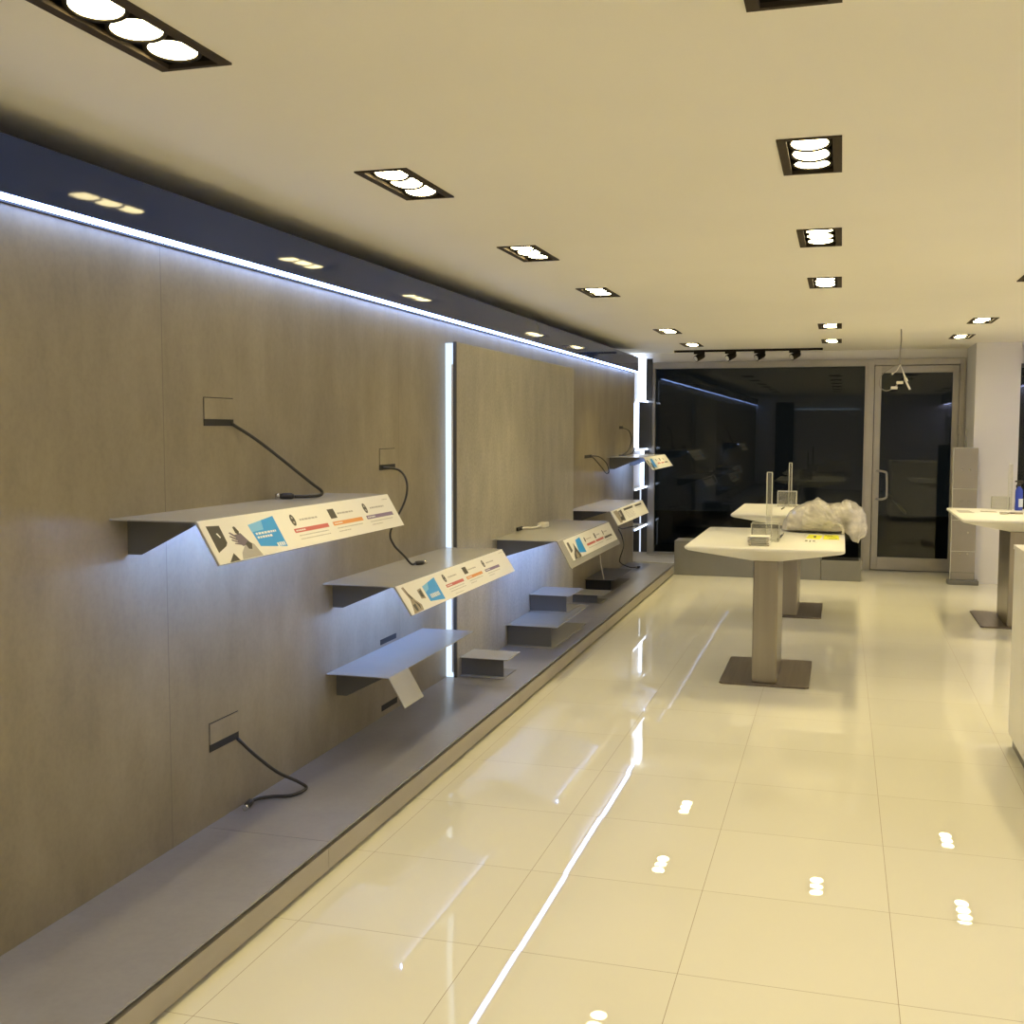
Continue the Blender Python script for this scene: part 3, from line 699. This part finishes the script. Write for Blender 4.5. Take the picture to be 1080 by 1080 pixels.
# ------------------------------------------------------------------ display tables
def table_proto(cx, cy):
    t = thing('display_table', '', 'table', (cx, cy, 0), 'white display tables')
    ZT, hx, hy = .87, .456, .67
    b = nb()
    def ring(hx, hy, z, r):
        out = []
        for sx, sy, a0 in ((1, 1, 0), (-1, 1, PI / 2), (-1, -1, PI), (1, -1, 1.5 * PI)):
            for k in range(5):
                a = a0 + k * PI / 8
                out.append(b.verts.new((cx + sx * (hx - r) + r * math.cos(a), cy + sy * (hy - r) + r * math.sin(a), z)))
        return out
    rs = [ring(.085, .372, .762, .01), ring(hx - .02, hy - .02, .842, .03), ring(hx - .003, hy - .003, .850, .035), ring(hx, hy, .856, .035), ring(hx, hy, .864, .035), ring(hx - .006, hy - .006, ZT, .032)]
    for i in range(len(rs) - 1):
        n = len(rs[i])
        for k in range(n):
            f = b.faces.new([rs[i][k], rs[i][(k + 1) % n], rs[i + 1][(k + 1) % n], rs[i + 1][k]])
    b.faces.new(rs[0][::-1]); b.faces.new(rs[-1])
    obj('tabletop', b, M['table'], t)
    b = nb(); box(b, cx - .074, cx + .074, cy - .36, cy + .24, .012, .7617, .008); obj('column', b, M['steel'], t)
    b = nb(); prism(b, [(cx - .267 + .02, cy - .405), (cx + .267 - .02, cy - .405), (cx + .267, cy - .385), (cx + .267, cy + .385), (cx + .247, cy + .405), (cx - .247, cy + .405), (cx - .267, cy + .385), (cx - .267, cy - .385)], .0005, .0125, 'z', .002)
    obj('base_plate', b, M['bronze'], t)
    return t
T1 = (-.420, 7.20); T2 = (-.393, 9.78); T3 = (1.352, 9.75)
tb = table_proto(*T1); tb['label'] = 'white-topped steel display table in the middle of the floor, nearest to the camera'
dup(tb, (*T2, 0), 'white-topped steel display table standing behind the front one near the window')
dup(tb, (*T3, 0), 'white-topped steel display table at the right with the blue spray bottle')

# clear acrylic fittings on the tables
ZT = .8702
def acrylic_post(label, x, y, h, w):
    t = thing('acrylic_post', label, 'post', (x, y, ZT), 'clear acrylic posts')
    b = nb(); box(b, x - w, x + w, y - w, y + w, ZT, ZT + h); obj('rod', b, M['acrylic'], t)
    for sx in (-1, 1):
        for sy in (-1, 1):
            b = nb(); box(b, x + sx * w - .0022, x + sx * w + .0022, y + sy * w - .001, y + sy * w + .001, ZT, ZT + h); obj('polished_edge', b, M['acrylic_edge'], t)
    b = nb(); box(b, x - w, x + w, y - w, y + w, ZT + h, ZT + h + .003); obj('end_face', b, M['acrylic_edge'], t)
    return t
acrylic_post('tall clear acrylic post on the front table', -.432, 7.262, .41, .016)
acrylic_post('tall clear acrylic post on the table by the window', -.427, 10.20, .385, .012)
acrylic_post('tall clear acrylic post on the right-hand table', 1.392, 10.30, .388, .014)
def acrylic_holder(label, x0, x1, y0, y1, h):
    t = thing('acrylic_holder', label, 'holder', ((x0 + x1) / 2, y0, ZT), 'clear acrylic holders')
    for nm, a in (('front_plate', (x0, x1, y0, y0 + .004)), ('back_plate', (x0, x1, y1 - .004, y1)), ('side_plate', (x0, x0 + .004, y0 + .0045, y1 - .0045)), ('side_plate', (x1 - .004, x1, y0 + .0045, y1 - .0045))):
        b = nb(); box(b, *a, ZT, ZT + h); obj(nm, b, M['acrylic'], t)
    e = .0017
    for x in (x0, x1):
        for y in (y0, y1):
            b = nb(); box(b, x - e, x + e, y - e, y + e, ZT, ZT + h + .002); obj('polished_edge', b, M['acrylic_edge'], t)
    for y in (y0, y1):
        b = nb(); box(b, x0, x1, y - e * .6, y + e * .6, ZT + h, ZT + h + .003); obj('polished_edge', b, M['acrylic_edge'], t)
    return t
acrylic_holder('low clear acrylic box behind the stack of plates on the front table', -.518, -.352, 6.93, 7.03, .108)
acrylic_holder('low clear acrylic box on the table by the window', -.530, -.368, 10.10, 10.19, .135)
acrylic_holder('low clear acrylic box on the right-hand table', 1.262, 1.40, 10.36, 10.44, .105)
PLT = ['lowest', 'second from bottom', 'middle', 'second from top', 'topmost']
for k in range(5):
    b = nb(); o_ = rnd.uniform(-.004, .004); z = ZT + k * .0108
    t = thing('acrylic_plate', 'clear plate on the front table, %s of the stack of five' % PLT[k], 'plate', (-.455, 6.72, z), 'stack of clear plates')
    box(b, -.518 + o_, -.392 + o_, 6.66, 6.79, z + .0065, z + .0102); obj('plate', b, M['card'], t)
    b = nb()
    for sx in (-.508, -.402):
        for y in (6.67, 6.78): box(b, sx + o_ - .006, sx + o_ + .006, y - .006, y + .006, z + .0003, z + .0064)
    obj('spacer', b, M['ink_brown'], t)
def pen(label, x, y0, y1):
    t = thing('pen', label, 'pen', (x, y0, ZT))
    b = nb(); tube(b, [(x - .01, y0, ZT + .006), (x, y0 + (y1 - y0) * .6, ZT + .006)], .006, 8, False); obj('barrel', b, M['rubber'], t)
    b = nb(); tube(b, [(x, y0 + (y1 - y0) * .62, ZT + .006), (x + .004, y1, ZT + .004)], [.0055, .002], 8, False); obj('tip', b, M['plug_metal'], t)
pen('small black pen lying beside the acrylic box on the front table', -.352, 7.03, 7.5)
pen('small black pen lying before the acrylic box on the table by the window', -.465, 9.72, 10.02)
def flat(name, label, cat, pts, m, group=None, h=.0012, z=ZT, marks=()):
    # thin paper lying on a table top
    c = (sum(p[0] for p in pts) / len(pts), sum(p[1] for p in pts) / len(pts), z)
    t = thing(name, label, cat, c, group)
    b = nb(); prism(b, pts, z + .0002, z + h, 'z'); obj('sheet', b, M[m], t)
    if marks:
        b = nb()
        for a in marks: box(b, *a, z + h, z + h + .0004)
        obj('print', b, M['ink_dark'], t)
    return t
flat('price_tag', 'left yellow paper tag lying on the front table before the plastic bag', 'tag', [(-.20, 7.22), (-.115, 7.16), (-.10, 7.42), (-.185, 7.48)], 'yellow', 'paper tags on the front table', marks=[(-.155, -.14, 7.26, 7.38)])
flat('price_tag', 'right yellow paper tag with dark print on the front table', 'tag', [(-.095, 7.18), (.002, 7.17), (-.004, 7.46), (-.09, 7.48)], 'yellow', 'paper tags on the front table', marks=[(-.085, -.04, 7.40, 7.44), (-.075, -.02, 7.34, 7.36), (-.06, -.01, 7.21, 7.24)])
flat('paper_slip', 'white printed slip beside the yellow tags on the front table', 'paper', [(-.212, 6.97), (-.125, 6.93), (-.12, 7.10), (-.20, 7.15)], 'card', marks=[(-.20, -.185, 7.0, 7.08), (-.175, -.165, 6.98, 7.07), (-.155, -.14, 7.0, 7.06)])
flat('leaflet', 'grey leaflet lying at the left end of the right-hand table', 'leaflet', [(.946, 9.83), (1.066, 9.83), (1.05, 10.10), (.95, 10.13)], 'ink_grey', 'papers on the right-hand table')
flat('leaflet', 'flat pale leaflet lying beside the keys on the right-hand table', 'leaflet', [(1.13, 9.98), (1.255, 9.95), (1.25, 10.06), (1.135, 10.10)], 'ink_brown', 'papers on the right-hand table')
ky = thing('key_bunch', 'small bunch of keys and tags on the right-hand table', 'keys', (1.33, 9.8, ZT))
b = nb(); tube(b, [(1.30 + .028 * math.cos(a), 9.80 + .05 * math.sin(a), ZT + .006) for a in [k * PI / 8 for k in range(17)]], .004, 6, n=2); obj('ring', b, M['steel'], ky)
for k, (x, y, m) in enumerate(((1.36, 9.84, 'bronze'), (1.395, 9.80, 'ink_brown'), (1.27, 9.72, 'plug_metal'))):
    b = nb(); box(b, x - .028, x + .028, y - .03, y + .03, ZT + .0005 + k * .001, ZT + .011 + k * .004, .002); obj('key', b, M[m], ky)

# blue spray bottle
sb = thing('spray_bottle', 'blue spray bottle with a black trigger on the right-hand table', 'bottle', (1.456, 10.25, ZT))
bx, by = 1.456, 10.25
b = nb(); lathe(b, [(.026, ZT + .0005), (.031, ZT + .004), (.032, ZT + .03), (.029, ZT + .08), (.031, ZT + .12), (.030, ZT + .165), (.024, ZT + .185), (.013, ZT + .197), (.012, ZT + .205)], bx, by, 24, 1, .75); obj('body', b, M['blue_plastic'], sb)
b = nb(); lathe(b, [(.0125, ZT + .205), (.014, ZT + .208), (.014, ZT + .225), (.011, ZT + .227)], bx, by, 16); obj('collar', b, M['rubber'], sb)
b = nb(); box(b, bx - .018, bx + .03, by - .011, by + .011, ZT + .227, ZT + .255, .005); tube(b, [(bx - .018, by, ZT + .247), (bx - .034, by, ZT + .247)], .007, 10, False)
tube(b, [(bx - .012, by, ZT + .227), (bx - .022, by, ZT + .21), (bx - .020, by, ZT + .19)], .004, 8); obj('trigger_head', b, M['rubber'], sb)
b = nb()
lab = bmesh.new(); seg = 10; v0 = []; v1 = []
for k in range(seg + 1):
    a = -PI * .55 + k * PI * .55 / seg
    v0.append(lab.verts.new((bx + .0325 * math.cos(a), by + .0325 * .77 * math.sin(a), ZT + .03))); v1.append(lab.verts.new((bx + .0325 * math.cos(a), by + .0325 * .77 * math.sin(a), ZT + .10)))
for k in range(seg): lab.faces.new([v0[k], v0[k + 1], v1[k + 1], v1[k]])
join(b, lab); obj('label', b, M['label_white'], sb)

# crumpled plastic bag on the front table
def lerp_table(tab, x):
    for (x0, v0), (x1, v1) in zip(tab, tab[1:]):
        if x <= x1:
            t = max(0, (x - x0) / (x1 - x0)); t = t * t * (3 - 2 * t); return v0 + (v1 - v0) * t
    return tab[-1][1]
TOP = [(-.372, .02), (-.355, .085), (-.32, .13), (-.27, .165), (-.20, .190), (-.13, .218), (-.08, .190), (-.02, .186), (.04, .205), (.09, .192), (.13, .165), (.16, .12), (.178, .05)]
BOT = [(-.372, .006), (-.34, .001), (.035, .001), (.055, -.012), (.085, -.050), (.105, -.052), (.12, -.062), (.135, -.030), (.155, -.026), (.178, .02)]
WID = [(-.372, .04), (-.33, .12), (-.22, .19), (-.05, .215), (.05, .19), (.12, .15), (.16, .10), (.178, .03)]
def bag_mesh():
    bm = nb(); nx, nt = 110, 72; cy = 7.72; rings = []
    for i in range(nx + 1):
        x = -.372 + .55 * i / nx; top, bot, wd = lerp_table(TOP, x), lerp_table(BOT, x), lerp_table(WID, x); ring = []
        for k in range(nt):
            a = 2 * PI * k / nt; c, s_ = math.cos(a), math.sin(a)
            e = .62
            yy = math.copysign(abs(c) ** e, c) * wd; hz = (math.copysign(abs(s_) ** .8, s_) + 1) / 2
            zz = bot + (top - bot) * hz
            p = Vector((x * 8, yy * 8, zz * 8))
            r1 = 1 - 2 * abs(noise.noise(p * .8 + Vector((3, 1, 7)))); r2 = 1 - 2 * abs(noise.noise(p * 2.3 + Vector((13, 5, 2))))
            fan = 1 - 2 * abs(noise.noise(Vector((11 * math.atan2(zz + .02, x - .09), .5 * p.y, 4))))   # pleats fanning out of the knot
            d = .014 * (r1 - .4) + .006 * (r2 - .4) + .012 * (fan - .4) * min(1, max(0, (.10 - x) / .1))
            # pinch at the knot on the near right side
            pin = math.exp(-((x - .02) / .03) ** 2 - ((zz - .055) / .05) ** 2) * (1 if yy < 0 else 0)
            yy += .05 * pin
            k2 = min(1, max(0, hz) * 5 + (1 if x > .05 else 0))
            yy += c * d * k2; zz += s_ * d * k2 if s_ > -.4 or x > .06 else 0
            if x < .036: zz = max(zz, .001)
            ring.append(bm.verts.new((x + d * .5 * k2, cy + yy, ZT + zz)))
        rings.append(ring)
    for i in range(nx):
        for k in range(nt):
            f = bm.faces.new([rings[i][k], rings[i][(k + 1) % nt], rings[i + 1][(k + 1) % nt], rings[i + 1][k]]); f.smooth = True
    bm.faces.new(rings[0][::-1]); bm.faces.new(rings[-1])
    return bm
mb = mat('translucent_bag_plastic', (.66, .62, .54), .24, spec=.55)
mottle(mb, (.44, .42, .38), (.72, .68, .60), (9, 9, 18), 6)  # two-tone contrast puts the shade of creases into the colour
pb = thing('plastic_bag', 'crumpled translucent plastic bag lying on the front table over its right edge', 'bag', (-.09, 7.62, ZT))
bo = obj('bag_film', bag_mesh(), mb, pb)
hb = nb(); hp = [(-.045, 7.505, .05), (-.02, 7.48, .075), (.012, 7.475, .06), (.025, 7.48, .028), (.02, 7.49, .012)]
tube(hb, [(x, y, ZT + z) for x, y, z in hp], [.003] + [.008] * 31 + [.003], 8)
obj('bag_handle', hb, mb, pb)

# ------------------------------------------------------------------ counter at the right edge
ct = thing('service_counter', 'tall white counter cut off by the right edge of the picture', 'counter', (1.2, 5, 0))
b = nb(); box(b, .822, 1.75, 4.2, 5.865, .062, .9748, .003); obj('body', b, M['counter'], ct)
b = nb(); box(b, .818, 1.76, 4.19, 5.872, .975, .997, .002); obj('worktop', b, M['counter'], ct)
b = nb(); box(b, .84, 1.73, 4.22, 5.845, .0005, .0615); obj('kick_plate', b, M['bracket'], ct)
b = nb(); box(b, .845, .93, 5.45, 5.62, .9975, 1.012, .002); tag(obj('black_tray', b, M['rubber'], None, (.88, 5.53, .9975)), 'small black tray on the edge of the white counter', 'tray')

# grey low box and heater housing under the window
YX = 11.83
bxm = thing('storage_box', 'long grey box standing on the floor below the dark window', 'box', (-.93, YX, 0))
b = nb(); box(b, -1.685, -.176, YX, YX + .33, .0005, .3565, .003); obj('carcass', b, M['plinth'], bxm)
b = nb(); box(b, -1.687, -.174, YX - .002, YX + .332, .357, .364, .002); obj('lid', b, M['plinth'], bxm)
hs = thing('heater_housing', 'low grey floor housing with a black grille beside the door', 'heater', (.02, YX, 0))
b = nb(); box(b, -.172, .222, YX, YX + .28, .0005, .208, .003); obj('casing', b, M['plinth'], hs)
b = nb(); box(b, -.165, .20, YX + .03, YX + .25, .2083, .214)
for k in range(24): box(b, -.163 + k * .0152, -.155 + k * .0152, YX + .032, YX + .248, .2141, .219)
obj('grille', b, M['slot'], hs)

# totem stand of stacked glass panels
YS = 11.92
tt = thing('display_totem', 'grey display stand of stacked glass panels beside the white pier', 'stand', (1.19, YS, 0))
b = nb(); box(b, 1.055, 1.345, YS - .05, YS + .11, .0005, .045, .004); obj('foot', b, M['bracket'], tt)
b = nb(); box(b, 1.085, 1.312, YS + .022, YS + .06, .0455, 1.375, .002); obj('back_board', b, M['bracket'], tt)
zs = [.12, .335, .648, .962, 1.372]
b = nb(); box(b, 1.09, 1.306, YS + .004, YS + .0215, .046, .1185, .001); obj('glass_panel', b, M['totem'], tt)
for z0, z1 in zip(zs, zs[1:]):
    b = nb(); box(b, 1.084, 1.310, YS + .004, YS + .0215, z0 + .002, z1 - .002, .0015); p = obj('glass_panel', b, M['totem'], tt)
    b = nb(); box(b, 1.084, 1.310, YS + .003, YS + .022, z1 - .0018, z1 + .0016); obj('edge_highlight', b, M['acrylic_edge'], tt)  # pale line paints the highlight along the panel's top edge
    zz = z0 + .19
    for x in (1.165, 1.235):
        b = nb(); tube(b, [(x, YS + .0035, zz), (x, YS - .004, zz)], .007, 10, False); obj('screw', b, M['plug_metal'], p)
b = nb(); box(b, 1.078, 1.0835, YS, YS + .03, .046, 1.374); obj('side_highlight', b, M['acrylic_edge'], tt)  # pale strip paints the highlights of the left glass edge
b = nb(); tube(b, [(1.20, YS + .045, 1.3755), (1.20, YS + .05, 1.55)], .004, 8, False); obj('cable', b, M['wire'], tt)

# ------------------------------------------------------------------ lit corner shelving between wall end and window
cs = thing('corner_shelving', 'backlit shelving unit in the corner between grey wall and dark window', 'shelving', (-2.3, 12.45, ZP))
XI = XL - .41
for z in (1.868, 1.322, .888, .445):
    b = nb(); box(b, XI, XL + .012, 12.045, 12.835, z - .009, z + .009, .001); sh = obj('shelf', b, M['white_plastic'], cs)
    b = nb(); box(b, XL + .0125, XL + .017, 12.045, 12.835, z - .010, z + .010); obj('light_strip', b, M['corner_glow'], sh)
    b = nb(); box(b, XI + .05, XL - .02, 12.04, 12.0445, z - .008, z + .008); obj('light_strip', b, M['corner_glow'], sh)
# divider panels facing the room, in front of the lit back
def cpanel(name, x0, x1, z0, z1, m, y=12.84, th=.02):
    b = nb(); box(b, x0, x1, y, y + th, z0, z1); return obj(name, b, M[m], cs)
T_ = [(1.879, 2.36), (1.333, 1.857), (.899, 1.311), (.456, .877), (.12, .434)]
cpanel('light_panel', -2.275, -2.178, *T_[0], 'corner_glow'); cpanel('dark_panel', -2.172, -2.100, *T_[0], 'dark_laminate', 12.80)
cpanel('light_panel', -2.33, -2.262, *T_[1], 'corner_glow'); cpanel('dark_panel', -2.252, -2.100, *T_[1], 'dark_laminate', 12.80)
cpanel('light_panel', -2.236, -2.192, *T_[2], 'corner_glow'); cpanel('dark_panel', -2.186, -2.130, *T_[2], 'dark_laminate', 12.80)
cpanel('dark_panel', -2.33, -2.243, *T_[3], 'dark_laminate'); cpanel('light_panel', -2.239, -2.227, *T_[3], 'corner_line'); cpanel('dark_panel', -2.222, -2.150, *T_[3], 'dark_laminate')
cpanel('dark_panel', -2.31, -2.243, *T_[4], 'dark_laminate'); cpanel('light_panel', -2.239, -2.227, *T_[4], 'corner_line'); cpanel('dark_panel', -2.222, -2.150, *T_[4], 'dark_laminate')
for z0, z1 in (T_[0], T_[4]):
    b = nb(); box(b, XL - .012, XL - .001, 12.0305, 12.036, z0, min(z1, 2.15)); obj('edge_light', b, M['corner_line'], cs)
b = nb(); box(b, XL - .20, XL - .03, 12.8, 12.835, 2.362, 2.40); obj('light_strip', b, M['corner_glow'], cs)

# ------------------------------------------------------------------ world, camera, view
w = bpy.data.worlds.new('night'); S.world = w; w.use_nodes = True
w.node_tree.nodes['Background'].inputs['Color'].default_value = (.010, .012, .014, 1)
w.node_tree.nodes['Background'].inputs['Strength'].default_value = 1.0
cam = bpy.data.cameras.new('camera'); co = bpy.data.objects.new('camera', cam); C.objects.link(co)
F_PX, PITCH, YAW, ROLL, H = 1172.8354937543936, .07500094706755818, .28727332658829957, .0016417299869331138, 1.5574838930038637
cp, sp, cy, sy, cr, sr = math.cos(PITCH), math.sin(PITCH), math.cos(YAW), math.sin(YAW), math.cos(ROLL), math.sin(ROLL)
fw = Vector((-sy * cp, cy * cp, -sp)); rt = Vector((cy, sy, 0)); up = rt.cross(fw)
rt2 = rt * cr + up * sr; up2 = -rt * sr + up * cr
co.matrix_world = Matrix(((rt2.x, up2.x, -fw.x, 0), (rt2.y, up2.y, -fw.y, 0), (rt2.z, up2.z, -fw.z, H), (0, 0, 0, 1)))
cam.sensor_width = 36; cam.lens = F_PX * 36 / 1080; cam.clip_start = .05; cam.clip_end = 100
S.camera = co
S.view_settings.view_transform = 'Standard'; S.view_settings.look = 'None'
S.view_settings.exposure = 0.06; S.view_settings.gamma = 1.0
try: S.view_settings.use_curve_mapping = False
except Exception: pass
cy_ = S.cycles
cy_.use_denoising = True
cy_.max_bounces = 10; cy_.diffuse_bounces = 5; cy_.glossy_bounces = 5; cy_.transparent_max_bounces = 16
cy_.caustics_reflective = False; cy_.caustics_refractive = False
cy_.sample_clamp_indirect = 6
